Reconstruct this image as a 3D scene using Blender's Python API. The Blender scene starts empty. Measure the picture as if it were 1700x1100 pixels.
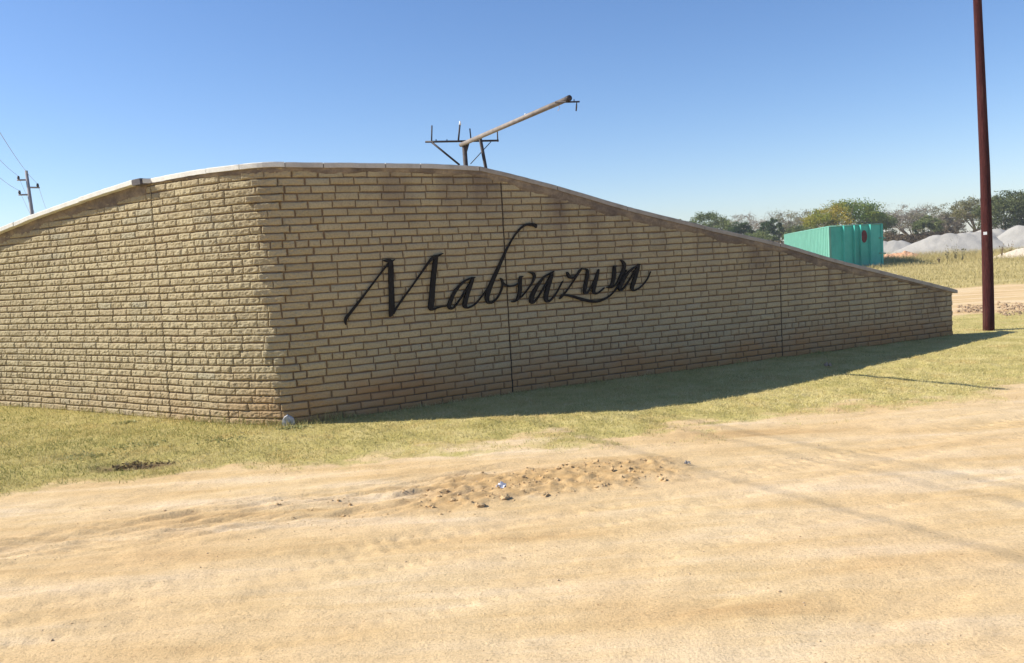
import bpy, math, random
import numpy as np
from mathutils import Vector, Matrix
R_ = math.radians
sc = bpy.context.scene
COL = sc.collection
rng = np.random.default_rng(7)
random.seed(7)

# ------------------------------------------------------------------ camera
F_PX, PITCH, ROLL, CAMH = 1430.0, R_(4.7056), R_(3.2807), 1.6832
cp, sp, cr, sr = math.cos(PITCH), math.sin(PITCH), math.cos(ROLL), math.sin(ROLL)
FW = Vector((0, cp, -sp)); U0 = Vector((0, sp, cp)); R0 = Vector((1, 0, 0))
RT = cr*R0 - sr*U0; UP = sr*R0 + cr*U0
cam_d = bpy.data.cameras.new('camera'); cam = bpy.data.objects.new('camera', cam_d); COL.objects.link(cam)
cam.matrix_world = Matrix(((RT.x, UP.x, -FW.x, 0), (RT.y, UP.y, -FW.y, 0), (RT.z, UP.z, -FW.z, CAMH), (0, 0, 0, 1)))
cam_d.sensor_width = 36; cam_d.lens = 36*F_PX/1700; cam_d.clip_start = .05; cam_d.clip_end = 6000
sc.camera = cam

def ray(u, v):
    d = FW + RT*((u-850)/F_PX) + UP*((550-v)/F_PX)
    return math.atan2(d.x, d.y), d.z/math.hypot(d.x, d.y)
def gp(u, v, z=0.0):                     # where a sight line meets the level z
    a, t = ray(u, v); r = (z-CAMH)/t
    return (math.sin(a)*r, math.cos(a)*r)
def at(u, v, Y):                         # point on a sight line at depth Y
    a, t = ray(u, v); r = Y/math.cos(a)
    return Vector((math.sin(a)*r, Y, CAMH+t*r))

# ------------------------------------------------------------------ light
SUN_AZ, SUN_EL = R_(-86), R_(37)
world = bpy.data.worlds.new('World'); sc.world = world; world.use_nodes = True
wn = world.node_tree.nodes; wl = world.node_tree.links
bg = wn['Background']; sky = wn.new('ShaderNodeTexSky'); sky.sky_type = 'NISHITA'
sky.sun_disc = False; sky.sun_elevation = SUN_EL; sky.sun_rotation = SUN_AZ
sky.air_density = 1.0; sky.dust_density = .7; sky.ozone_density = 2.0; sky.altitude = 900
hs = wn.new('ShaderNodeHueSaturation'); hs.inputs['Saturation'].default_value = 1.14
sm_ = wn.new('ShaderNodeMix'); sm_.data_type = 'RGBA'; sm_.blend_type = 'MULTIPLY'; sm_.inputs[0].default_value = 1; sm_.inputs[7].default_value = (.96, .975, 1.10, 1)
wl.new(sky.outputs[0], hs.inputs['Color']); wl.new(hs.outputs[0], sm_.inputs[6]); wl.new(sm_.outputs[2], bg.inputs[0]); bg.inputs[1].default_value = 0.1
sl = bpy.data.lights.new('sun', 'SUN'); sl.energy = 5.0; sl.angle = R_(.53); sl.color = (1, .95, .84)
so = bpy.data.objects.new('sun', sl); COL.objects.link(so)
LS = Vector((math.sin(SUN_AZ)*math.cos(SUN_EL), math.cos(SUN_AZ)*math.cos(SUN_EL), math.sin(SUN_EL)))
so.rotation_euler = LS.to_track_quat('Z', 'Y').to_euler(); so.location = (-20, 5, 20)
sc.view_settings.view_transform = 'Standard'; sc.view_settings.look = 'None'
sc.view_settings.exposure = 0.56; sc.view_settings.gamma = 1

# ------------------------------------------------------------------ helpers
def tag(o, label=None, cat=None, group=None, kind=None):
    if label: o['label'] = label
    if cat: o['category'] = cat
    if group: o['group'] = group
    if kind: o['kind'] = kind
    return o
def empty(name, loc):
    o = bpy.data.objects.new(name, None); COL.objects.link(o); o.location = loc; o.empty_display_size = .2
    return o
def put(name, me, mat=None, parent=None, local=False):
    o = bpy.data.objects.new(name, me); COL.objects.link(o)
    if mat: me.materials.append(mat)
    if parent:
        o.parent = parent
        if not local: o.matrix_parent_inverse = Matrix.Translation(-parent.location)
    return o
def np_mesh(name, V, Fc, smooth=False, attrs=None):
    """V (n,3); Fc (m,k) int array, one polygon size"""
    V = np.asarray(V, np.float32); Fc = np.asarray(Fc, np.int32); k = Fc.shape[1]
    me = bpy.data.meshes.new(name)
    me.vertices.add(len(V)); me.vertices.foreach_set('co', V.ravel())
    me.loops.add(Fc.size); me.loops.foreach_set('vertex_index', Fc.ravel())
    me.polygons.add(len(Fc)); me.polygons.foreach_set('loop_start', np.arange(0, Fc.size, k, dtype=np.int32))
    me.polygons.foreach_set('use_smooth', np.full(len(Fc), smooth))
    for nm, a in (attrs or {}).items():
        at_ = me.attributes.new(nm, 'FLOAT', 'POINT'); at_.data.foreach_set('value', np.asarray(a, np.float32))
    me.update(calc_edges=True); me.validate()
    return me
class MB:
    def __init__(s): s.v = []; s.f = []; s.sm = []
    def add(s, vs, fs, sm=False):
        n = len(s.v); s.v += [tuple(v) for v in vs]; s.f += [tuple(i+n for i in f) for f in fs]; s.sm += [sm]*len(fs)
    def box(s, c, d, M=None):
        c = Vector(c); vs = []
        for x in (-1, 1):
            for y in (-1, 1):
                for z in (-1, 1):
                    p = Vector((x*d[0]/2, y*d[1]/2, z*d[2]/2)); vs.append(c + (M @ p if M else p))
        s.add(vs, [(0, 1, 3, 2), (4, 6, 7, 5), (0, 4, 5, 1), (2, 3, 7, 6), (0, 2, 6, 4), (1, 5, 7, 3)])
    def tube(s, pts, rad, n=10, cap=True):
        pts = [Vector(p) for p in pts]; m = len(pts)
        if not hasattr(rad, '__len__'): rad = [rad]*m
        vs = []; ref = None
        for i, p in enumerate(pts):
            t = (pts[min(i+1, m-1)]-pts[max(i-1, 0)]).normalized()
            if ref is None: ref = Vector((0, 0, 1)) if abs(t.z) < .9 else Vector((1, 0, 0))
            a = t.cross(ref).normalized(); b = a.cross(t).normalized(); ref = b
            for j in range(n):
                th = 2*math.pi*j/n; vs.append(p + (a*math.cos(th)+b*math.sin(th))*rad[i])
        fs = [(i*n+j, i*n+(j+1) % n, (i+1)*n+(j+1) % n, (i+1)*n+j) for i in range(m-1) for j in range(n)]
        if cap: fs += [tuple(range(n))[::-1], tuple((m-1)*n+j for j in range(n))]
        s.add(vs, fs, True)
    def build(s, name, mat=None, parent=None, local=False):
        me = bpy.data.meshes.new(name); me.from_pydata(s.v, [], s.f); me.update()
        me.polygons.foreach_set('use_smooth', s.sm)
        return put(name, me, mat, parent, local)

# numpy noise
def _h(ix, iy, seed):
    n = (ix.astype(np.int64)*374761393 + iy.astype(np.int64)*668265263 + seed*974634777) & 0xFFFFFFFF
    n = ((n ^ (n >> 13))*1274126177) & 0xFFFFFFFF
    return ((n ^ (n >> 16)) & 0xFFFF)/65535.0
def vn(x, y, seed=0):
    x = np.asarray(x, float); y = np.asarray(y, float)
    ix = np.floor(x); iy = np.floor(y); fx = x-ix; fy = y-iy; fx = fx*fx*(3-2*fx); fy = fy*fy*(3-2*fy)
    a = _h(ix, iy, seed); b = _h(ix+1, iy, seed); c = _h(ix, iy+1, seed); d = _h(ix+1, iy+1, seed)
    return (a*(1-fx)+b*fx)*(1-fy) + (c*(1-fx)+d*fx)*fy
def fbm(x, y, o=4, seed=0, g=.5):
    s = 0; a = 1; t = 0
    for i in range(o):
        s = s + a*vn(x, y, seed+i*17); t += a; a *= g; x = x*2.03+13.1; y = y*2.03+7.7
    return s/t
def smooth(e0, e1, x):
    t = np.clip((x-e0)/(e1-e0), 0, 1); return t*t*(3-2*t)

# node materials
class NT:
    def __init__(s, name, rough=.9, spec=.2):
        s.m = bpy.data.materials.new(name); s.m.use_nodes = True; s.t = s.m.node_tree; s.n = s.t.nodes; s.l = s.t.links
        s.b = s.n['Principled BSDF']; s.b.inputs['Roughness'].default_value = rough; s.b.inputs['Specular IOR Level'].default_value = spec
        s.co = s.n.new('ShaderNodeTexCoord').outputs['Object']
    def map(s, scale=(1, 1, 1), rot=(0, 0, 0), src=None):
        m = s.n.new('ShaderNodeMapping'); m.inputs['Scale'].default_value = scale; m.inputs['Rotation'].default_value = rot
        s.l.new(src or s.co, m.inputs[0]); return m.outputs[0]
    def noise(s, scale, detail=4, rough=.55, vec=None, col=False):
        n = s.n.new('ShaderNodeTexNoise'); n.inputs['Scale'].default_value = scale; n.inputs['Detail'].default_value = detail
        n.inputs['Roughness'].default_value = rough; s.l.new(vec or s.co, n.inputs['Vector']); return n.outputs['Color' if col else 'Fac']
    def ramp(s, src, stops):
        r = s.n.new('ShaderNodeValToRGB'); e = r.color_ramp.elements
        while len(e) < len(stops): e.new(.5)
        for x, (p, c) in zip(e, stops):
            x.position = p; x.color = (*c, 1) if hasattr(c, '__len__') else (c, c, c, 1)
        s.l.new(src, r.inputs[0]); return r.outputs[0]
    def mix(s, a, b, f, mode='MIX'):
        m = s.n.new('ShaderNodeMix'); m.data_type = 'RGBA'; m.blend_type = mode
        for i, x in ((6, a), (7, b), (0, f)):
            if isinstance(x, bpy.types.NodeSocket): s.l.new(x, m.inputs[i])
            elif i == 0: m.inputs[0].default_value = x
            else: m.inputs[i].default_value = (*x, 1)
        return m.outputs[2]
    def math(s, op, a, b=0.0, clamp=False):
        m = s.n.new('ShaderNodeMath'); m.operation = op; m.use_clamp = clamp
        for i, x in enumerate((a, b)):
            if isinstance(x, bpy.types.NodeSocket): s.l.new(x, m.inputs[i])
            else: m.inputs[i].default_value = x
        return m.outputs[0]
    def attr(s, name):
        a = s.n.new('ShaderNodeAttribute'); a.attribute_name = name; return a.outputs['Fac']
    def xyz(s, src=None):
        x = s.n.new('ShaderNodeSeparateXYZ'); s.l.new(src or s.co, x.inputs[0]); return x.outputs
    def bump(s, h, st=.5, d=.01):
        b = s.n.new('ShaderNodeBump'); b.inputs['Strength'].default_value = st; b.inputs['Distance'].default_value = d
        s.l.new(h, b.inputs['Height']); s.l.new(b.outputs[0], s.b.inputs['Normal'])
    def color(s, c):
        if isinstance(c, bpy.types.NodeSocket): s.l.new(c, s.b.inputs['Base Color'])
        else: s.b.inputs['Base Color'].default_value = (*c, 1)
        return s.m
def simple(name, c, var=.25, scale=20, rough=.8, spec=.3, metal=0, bump=.0):
    t = NT(name, rough, spec); t.b.inputs['Metallic'].default_value = metal
    n = t.noise(scale, 5)
    c0 = tuple(x*(1-var) for x in c); c1 = tuple(min(1, x*(1+var)) for x in c)
    t.color(t.ramp(n, [(.3, c0), (.7, c1)]))
    if bump: t.bump(n, bump, .01)
    return t.m

# ------------------------------------------------------------------ wall plan (curve in plan, heights from brick courses)
KN = [(-7.318, 12.31), (-5.71, 11.33), (-4.288, 10.377), (-3.42, 9.80), (-2.86, 9.53), (-2.63, 9.446), (-2.52, 9.445), (-2.36, 9.51),
      (-2.10, 9.63), (-1.72, 9.80), (-0.938, 10.253), (-0.004, 10.82), (1.198, 11.43), (2.533, 12.07), (4.591, 13.083), (7.40, 14.40)]
KN = [(-10.6, 13.9), (-9.0, 13.22)] + KN + [(9.5, 15.4)]
def catmull(P, n=40):
    P = [Vector((*p, 0)) for p in P]; out = []
    for i in range(1, len(P)-2):
        for k in range(n):
            t = k/n; a, b, c, d = P[i-1], P[i], P[i+1], P[i+2]
            out.append(.5*((2*b)+(c-a)*t+(2*a-5*b+4*c-d)*t*t+(3*b-a-3*c+d)*t**3))
    out.append(P[-2]); return np.array([(p.x, p.y) for p in out])
WP = catmull(KN)
for _ in range(6):
    WP[1:-1] = WP[1:-1]*.5 + (WP[:-2]+WP[2:])*.25
seg = np.hypot(*np.diff(WP, axis=0).T); WS = np.concatenate([[0], np.cumsum(seg)]); SEND = WS[-1]
TG = np.gradient(WP, WS, axis=0); TG /= np.linalg.norm(TG, axis=1)[:, None]
WAZ = np.arctan2(WP[:, 0], WP[:, 1])
def wpos(s, off=0.0):                    # off>0 = out of the face, towards the road
    x = np.interp(s, WS, WP[:, 0]); y = np.interp(s, WS, WP[:, 1])
    tx = np.interp(s, WS, TG[:, 0]); ty = np.interp(s, WS, TG[:, 1])
    return x+ty*off, y-tx*off
def sz(u, v, off=0.0):                   # pixel -> (s, z) on the wall face
    a, t = ray(u, v); s = float(np.interp(a, WAZ, WS)); x, y = wpos(s, off)
    return s, CAMH+t*math.hypot(x, y)
C = .085
TOPU = [(0, 383), (60, 357.5), (120, 336), (180, 316), (235, 298), (320, 281), (404, 272), (474, 269), (538, 270.5), (640, 272.5),
        (720, 274), (795, 276), (850, 289), (923, 308), (1038, 342), (1110, 360), (1180, 377), (1260, 395), (1300, 405), (1384, 430), (1450, 446), (1500, 458.5), (1582, 479)]
TOPS = [sz(u, v) for u, v in TOPU]
TS = np.array([0.0]+[a for a, b in TOPS]); TZ = np.array([TOPS[0][1]-.42]+[b for a, b in TOPS])
TZ[5:12] = TZ[5:12]*.5 + 2.885*.5
def ztop(s): return np.interp(s, TS, TZ)
CTH = .052
S_C1 = sz(262, 450)[0]; S_C2 = sz(841, 457)[0]; S_C3 = sz(1297, 500)[0]; S_COR = sz(466, 520)[0]; S_HD = sz(922, 560)[0]
S_LET = S_C2

# ------------------------------------------------------------------ brick wall
def brick_mat():
    t = NT('face brick', .93, .12)
    r = t.attr('rnd'); x = t.xyz()
    base = t.ramp(r, [(0, (.365, .30, .18)), (.15, (.40, .328, .20)), (.5, (.425, .352, .217)), (.8, (.445, .374, .232)), (.93, (.415, .337, .206)), (1, (.39, .342, .23))])
    n = t.noise(55, 6, .7); base = t.mix(base, t.ramp(n, [(.3, .62), (.5, 1), (.75, 1.22)]), .75, 'MULTIPLY')
    n2 = t.noise(260, 3, .6); base = t.mix(base, t.ramp(n2, [(.35, .7), (.6, 1.1)]), .5, 'MULTIPLY')
    # red earth splashed up from the ground
    big = t.noise(1.3, 5, .6)
    zz = t.math('ADD', x[2], t.math('MULTIPLY', t.math('SUBTRACT', big, .5), -.7))
    f = t.math('MULTIPLY', t.ramp(zz, [(.0, .85), (.2, .68), (.42, .22), (.65, 0)]), t.ramp(t.math('ADD', t.math('MULTIPLY', x[0], .1), .6), [(.1, .15), (.3, .45), (.42, 1)]))
    base = t.mix(base, (.40, .20, .075), f)
    # grey brown weather stains in streaks under the coping
    st = t.noise(1.0, 5, .6, t.map((1.7, 1.7, .28)))
    w = t.attr('top')
    f2 = t.math('MULTIPLY', t.ramp(st, [(.44, 0), (.62, 1)]), w, True)
    base = t.mix(base, (.17, .125, .095), t.math('MULTIPLY', f2, .75))
    gr = t.noise(2.3, 4, .6); base = t.mix(base, (.30, .29, .22), t.ramp(gr, [(.55, 0), (.75, .3)]))
    t.color(base)
    t.bump(t.noise(170, 7, .75), .55, .006)
    return t.m
def mortar_mat():
    t = NT('mortar', .95, .1)
    n = t.noise(40, 5, .6); c = t.ramp(n, [(.3, (.15, .105, .062)), (.7, (.25, .175, .105))])
    st = t.noise(1.0, 5, .6, t.map((1.7, 1.7, .28)))
    c = t.mix(c, (.13, .09, .065), t.ramp(st, [(.45, 0), (.65, .6)]))
    t.color(c); t.bump(t.noise(90, 5, .7), .6, .006); return t.m
M_BRICK = brick_mat(); M_MORT = mortar_mat()

def lay_rows(s_a, s_b, face):
    out = []
    for row in range(0, 36):
        z0 = (row-1)*C + .0075; z1 = row*C - .0075
        cuts = [s_a, S_C1, S_C2, S_C3, s_b] if face == 'front' else [s_a, s_b]
        for a, b in zip(cuts[:-1], cuts[1:]):
            s = a + (.007 if a > s_a else 0); j = 0
            rr = random.Random(row*31+int(a*10))
            while s < b-.02:
                if face == 'front':
                    hd = (row in (9, 24) and s < S_HD-(.0 if row == 9 else .0)) or (row in (6, 17) and s > S_HD) or (row == 6 and s < S_C1-.6)
                    left = s < S_COR+.25
                else: hd = left = False
                if hd: L = rr.uniform(.125, .145)
                elif left: L = rr.choice([.30, .31, .30, .29, .31, .15, .22, .44 if rr.random() < .5 else .3])
                else: L = rr.uniform(.265, .285) if rr.random() > .04 else .14
                if j == 0 and row % 2 == 0: L = L*.5
                e = min(s+L, b)
                if b-e < .07: e = b
                g = .0125 if not left else (.010 if rr.random() < .8 else .004)
                if face == 'front' and abs(s-S_COR) < .34: g = rr.uniform(.015, .023)
                dz = rr.uniform(-.003, .003)
                out.append((s, e-g, z0+dz, z1+dz, row, rr.random(), rr.uniform(-.003, .005), left))
                s = e; j += 1
    return out
def brick_mesh(name, bricks, posf, topf, dens=1.0, rough_amp=None):
    V = []; Fq = []; rnd = []; top = []; n0 = 0
    for (s0, s1, z0, z1, row, rv, push, left) in bricks:
        ta = float(min(topf(s0), topf(s1))) - CTH
        if z0 > ta-.012: continue
        zt = min(z1, ta-.004)
        L = s1-s0; 
        if L < .03: continue
        nx = max(4, int((L/.0135 if left else L/.026)*dens)); nz = max(3, int((9 if left else 5)*dens))
        gx = np.concatenate([[0, .0001], np.linspace(.02, .98, nx), [.9999, 1]])
        e = .005/L
        gx = np.concatenate([[0, 0, e], np.linspace(2.2*e, 1-2.2*e, nx), [1-e, 1, 1]])
        H = zt-z0; f = min(.3, .0045/max(H, .01))
        gz = np.concatenate([[0, 0, f], np.linspace(2.2*f, 1-2.2*f, nz), [1-f, 1, 1]])
        GX, GZ = np.meshgrid(gx, gz)
        rx = (rv-.5)*.008                                   # hand made outline
        S = s0+GX*L; Z = z0+GZ*H
        wob = (vn(S*9+row*7, Z*9, 5)-.5)*.006
        Z = Z+wob; S = S+(vn(S*13, Z*30+row, 6)-.5)*.006
        a = .021 if left else .008
        D = push + a*((fbm(S*30, Z*36, 4, 3, .68)-.38)*1.2+(vn(S*95, Z*105, 12)-.5)*.36) + (GX-.5)*(rv-.5)*.006
        prof = np.ones_like(D)
        ring1 = (GX <= e*1.01) | (GX >= 1-e*1.01) | (GZ <= f*1.01) | (GZ >= 1-f*1.01)
        D = np.where(ring1, D*.7-.0035, D)
        edge = (GX == 0) | (GX == 1) | (GZ == 0) | (GZ == 1); D = np.where(edge, D-.004, D)
        m, n = D.shape
        D[0, :] = -.022; D[-1, :] = -.022; D[:, 0] = -.022; D[:, -1] = -.022
        x, y = posf(S.ravel(), D.ravel())
        if name == 'brickwork':                             # each brick is straight: fan out round the bend
            A0 = np.array(wpos(s0)); B0 = np.array(wpos(s1)); M0 = np.array(wpos((s0+s1)/2)); ch = (B0-A0)/np.linalg.norm(B0-A0); nn = np.array([ch[1], -ch[0]])
            sag = float((M0-(A0+B0)/2)@nn); dd_ = D.ravel()+max(sag, 0)*.9; ll_ = (S.ravel()-s0)*np.linalg.norm(B0-A0)/(s1-s0)
            dd_ = np.where(D.ravel() < -.021, -.022, dd_)
            x = A0[0]+ch[0]*ll_+nn[0]*dd_; y = A0[1]+ch[1]*ll_+nn[1]*dd_
        V.append(np.stack([x, y, Z.ravel()], 1))
        idx = (np.arange(m*n).reshape(m, n)+n0)
        Fq.append(np.stack([idx[:-1, :-1], idx[:-1, 1:], idx[1:, 1:], idx[1:, :-1]], -1).reshape(-1, 4))
        rnd.append(np.full(m*n, rv)); tp = smooth(.95, .12, topf(S.ravel())-Z.ravel())
        top.append(tp*(.25+.75*smooth(S_COR-1, S_COR+3, S.ravel()) if name == 'brickwork' else tp*0+.5)); n0 += m*n
    return np_mesh(name, np.concatenate(V), np.concatenate(Fq), True, {'rnd': np.concatenate(rnd), 'top': np.concatenate(top)})

TH = .25
wx, wy = wpos(S_COR)
wall = empty('brick_wall', (float(wx), float(wy), 0))
tag(wall, 'curved tan face-brick entrance wall with sloping ends and concrete coping', 'wall')
fb = lay_rows(0.0, float(SEND), 'front')
put('brickwork', brick_mesh('brickwork', fb, lambda s, d: wpos(s, d), ztop), M_BRICK, wall)
bb = lay_rows(0.0, float(SEND), 'back')
me = brick_mesh('rear_brickwork', bb, lambda s, d: wpos(s, -TH-np.asarray(d)), ztop, .4)
me.flip_normals(); put('rear_brickwork', me, M_BRICK, wall)
# end return
def endpos(s, d):
    x, y = wpos(np.full_like(np.asarray(s, float), SEND), 0)
    tx, ty = TG[-1]
    s = np.asarray(s)
    return x - ty*s + tx*np.asarray(d), y + tx*s + ty*np.asarray(d)
eb = []
for row in range(0, 11):
    rr = random.Random(row)
    a = rr.choice([0, .115]) if row % 2 else 0
    pr = .012 if row % 2 else -.006
    if row % 2: eb.append((.0, TH, (row-1)*C+.006, row*C-.006, row, rr.random(), pr, False))
    else:
        eb.append((.0, TH/2-.005, (row-1)*C+.006, row*C-.006, row, rr.random(), pr, False))
        eb.append((TH/2+.005, TH, (row-1)*C+.006, row*C-.006, row, rr.random(), pr, False))
put('end_brickwork', brick_mesh('end_brickwork', eb, endpos, lambda s: np.full_like(np.asarray(s, float), ztop(SEND))), M_BRICK, wall)
# mortar core
ss = np.linspace(0, SEND, 500); V = []
for s in ss:
    for off in (-.013, -TH+.013):
        x, y = wpos(s, off)
        for z in (-.3, float(ztop(s))-CTH-.001): V.append((x, y, z))
Fq = []
for i in range(len(ss)-1):
    a = i*4; b = a+4
    Fq += [(a, b, b+1, a+1), (a+2, a+3, b+3, b+2), (a+1, b+1, b+3, a+3)]
n = (len(ss)-1)*4; Fq += [(0, 1, 3, 2), (n, n+2, n+3, n+1)]
put('mortar', np_mesh('mortar', V, Fq), M_MORT, wall)
# mortar haunching that beds the coping on the stepped courses
def haunch_w(s):
    w = np.interp(s, [0, JS0[0], JS0[0]+.05, JS0[1], JS0[2], JS0[3], SEND-2.5, SEND], [.13, .13, .012, .06, .07, .13, .11, .03])
    return w + ((fbm(s*2.3, 1.7, 4, 23)-.5)*.14+(vn(s*9, 4.4, 24)-.5)*.05)*np.clip(w/.1, 0, 1)
JS0 = [sz(u, 300)[0] for u in (240, 404, 800, 900)]
ss = np.linspace(0.02, SEND-.004, 700); ww = haunch_w(ss); V = []; Fq = []; NH = 7; tops = []
for s, w in zip(ss, ww):
    zt = float(ztop(s))-CTH; w = max(float(w), .008)
    for k in range(NH):
        f = k/(NH-1); off = .0135-.0235*(f**5)+(float(vn(s*11, f*3, 31))-.5)*.006
        x, y = wpos(s, off); V.append((float(x), float(y), zt-w*f)); tops.append(.8)
n = len(ss); idx = np.arange(n*NH).reshape(n, NH)
Fq = np.stack([idx[:-1, :-1], idx[:-1, 1:], idx[1:, 1:], idx[1:, :-1]], -1).reshape(-1, 4)
th_ = NT('bedding mortar', .95, .1); na = th_.noise(3.2, 7, .7, th_.map((1, 1, 1.6))); nb = th_.noise(45, 5, .65)
hc = th_.ramp(na, [(.3, (.12, .095, .08)), (.48, (.21, .165, .125)), (.6, (.30, .235, .165)), (.72, (.38, .31, .21))]); hc = th_.mix(hc, th_.ramp(nb, [(.3, .75), (.7, 1.15)]), .7, 'MULTIPLY'); th_.bump(nb, .7, .008)
put('bedding_mortar', np_mesh('bedding_mortar', V, Fq, True), th_.color(hc), wall)
# crack filler: dark open expansion joints
mj = simple('joint gap', (.035, .028, .02), .3)
for sj in (S_C1, S_C2, S_C3):
    mb = MB(); zt = float(ztop(sj))-.1; rr = random.Random(int(sj*10)); z = .02; off0 = 0
    while z < zt:
        w = rr.uniform(.006, .014) if sj != S_C1 else rr.uniform(.006, .011); z2 = min(z+C, zt); jx = rr.uniform(-.004, .004)
        for (za, zb) in ((z, z2),):
            x0, y0 = wpos(sj+.001+jx-w/2, -.0095); x1, y1 = wpos(sj+.001+jx+w/2, -.0095)
            xb, yb = wpos(sj+.001+jx-w/2, -.03); xc, yc = wpos(sj+.001+jx+w/2, -.03)
            mb.add([(x0, y0, za), (x1, y1, za), (x1, y1, zb), (x0, y0, zb), (xb, yb, za), (xc, yc, za), (xc, yc, zb), (xb, yb, zb)],
                   [(0, 1, 2, 3), (0, 4, 5, 1), (1, 5, 6, 2), (2, 6, 7, 3), (3, 7, 4, 0), (4, 7, 6, 5)])
        z = z2
    mb.build('expansion_joint', mj, wall)
# coping
def coping_mat(name, c, dirt=.5):
    t = NT(name, .85, .25); n = t.noise(6, 6, .65); n2 = t.noise(60, 4, .6)
    b = t.ramp(n2, [(.3, tuple(x*.85 for x in c)), (.7, c)])
    b = t.mix(b, (.22, .19, .16), t.math('MULTIPLY', t.ramp(n, [(.45, 0), (.7, 1)]), dirt))
    t.color(b); t.bump(n2, .4, .004); return t.m
M_COPW = coping_mat('limewashed coping', (.74, .72, .66), .25); M_COPG = coping_mat('grey cement coping', (.40, .36, .31), .7)
M_COPM = coping_mat('light grey cement coping', (.55, .52, .47), .5)
M_BLK = coping_mat('shaded cement block', (.10, .09, .095), .4)  # bare cement at the joint, with the recess shade put into its colour
JU = [(-400, 0), (28, 0), (141, 0), (233, 0), (247, 0), (347, 0), (404, 0), (474, 0), (538, 0), (640, 0), (698, 0), (795, 0), (923, 0), (1038, 0),
      (1165, 0), (1290, 0), (1395, 0), (1500, 0)]
JS = [0.0]+[float(np.interp(ray(u, 300)[0], WAZ, WS)) for u, _ in JU[1:]]+[float(SEND)+.10]
def overh(s):
    return np.interp(s, [0, JS[4], JS[4]+.02, JS[5], JS[6], JS[8], JS[11], SEND], [.11, .11, .012, .035, .052, .038, .03, .03])
for i, (a, b) in enumerate(zip(JS[:-1], JS[1:])):
    a += .005; b -= .005; blk = (i == 3)
    n = max(2, int((b-a)/.05)); ss = np.linspace(a, b, n+1); V = []; Fq = []
    rr = random.Random(i); dj = rr.uniform(-.003, .003)
    for s in ss:
        o = float(overh(s))+dj+(.006 if blk else 0); zt = float(ztop(min(s, SEND)))+dj+(.004 if blk else 0)
        if s > SEND: zt -= (s-SEND)*.29
        zt += (float(vn(s*14, 3.3, 2))-.5)*.004
        th = CTH + (.016 if blk else 0) + .003
        prof = [(o, zt-th), (o+.001, zt-.008), (o-.007, zt), (-TH-.035+.007, zt), (-TH-.035, zt-.008), (-TH-.035, zt-th)]
        for off, z in prof:
            sx = min(s, SEND); x, y = wpos(sx, off); x += TG[-1][0]*(s-sx); y += TG[-1][1]*(s-sx); V.append((float(x), float(y), z))
    for k in range(n):
        for j in range(6): Fq.append((k*6+j, k*6+(j+1) % 6, k*6+6+(j+1) % 6, k*6+6+j))
    mb = MB(); mb.add(V, Fq); mb.add(V[:6], [(5, 4, 3, 2, 1, 0)]); mb.add(V[-6:], [(0, 1, 2, 3, 4, 5)])
    mb.build('coping_stone', M_BLK if blk else (M_COPW if i < 7 else M_COPM if i < 11 else M_COPG), wall)

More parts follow.
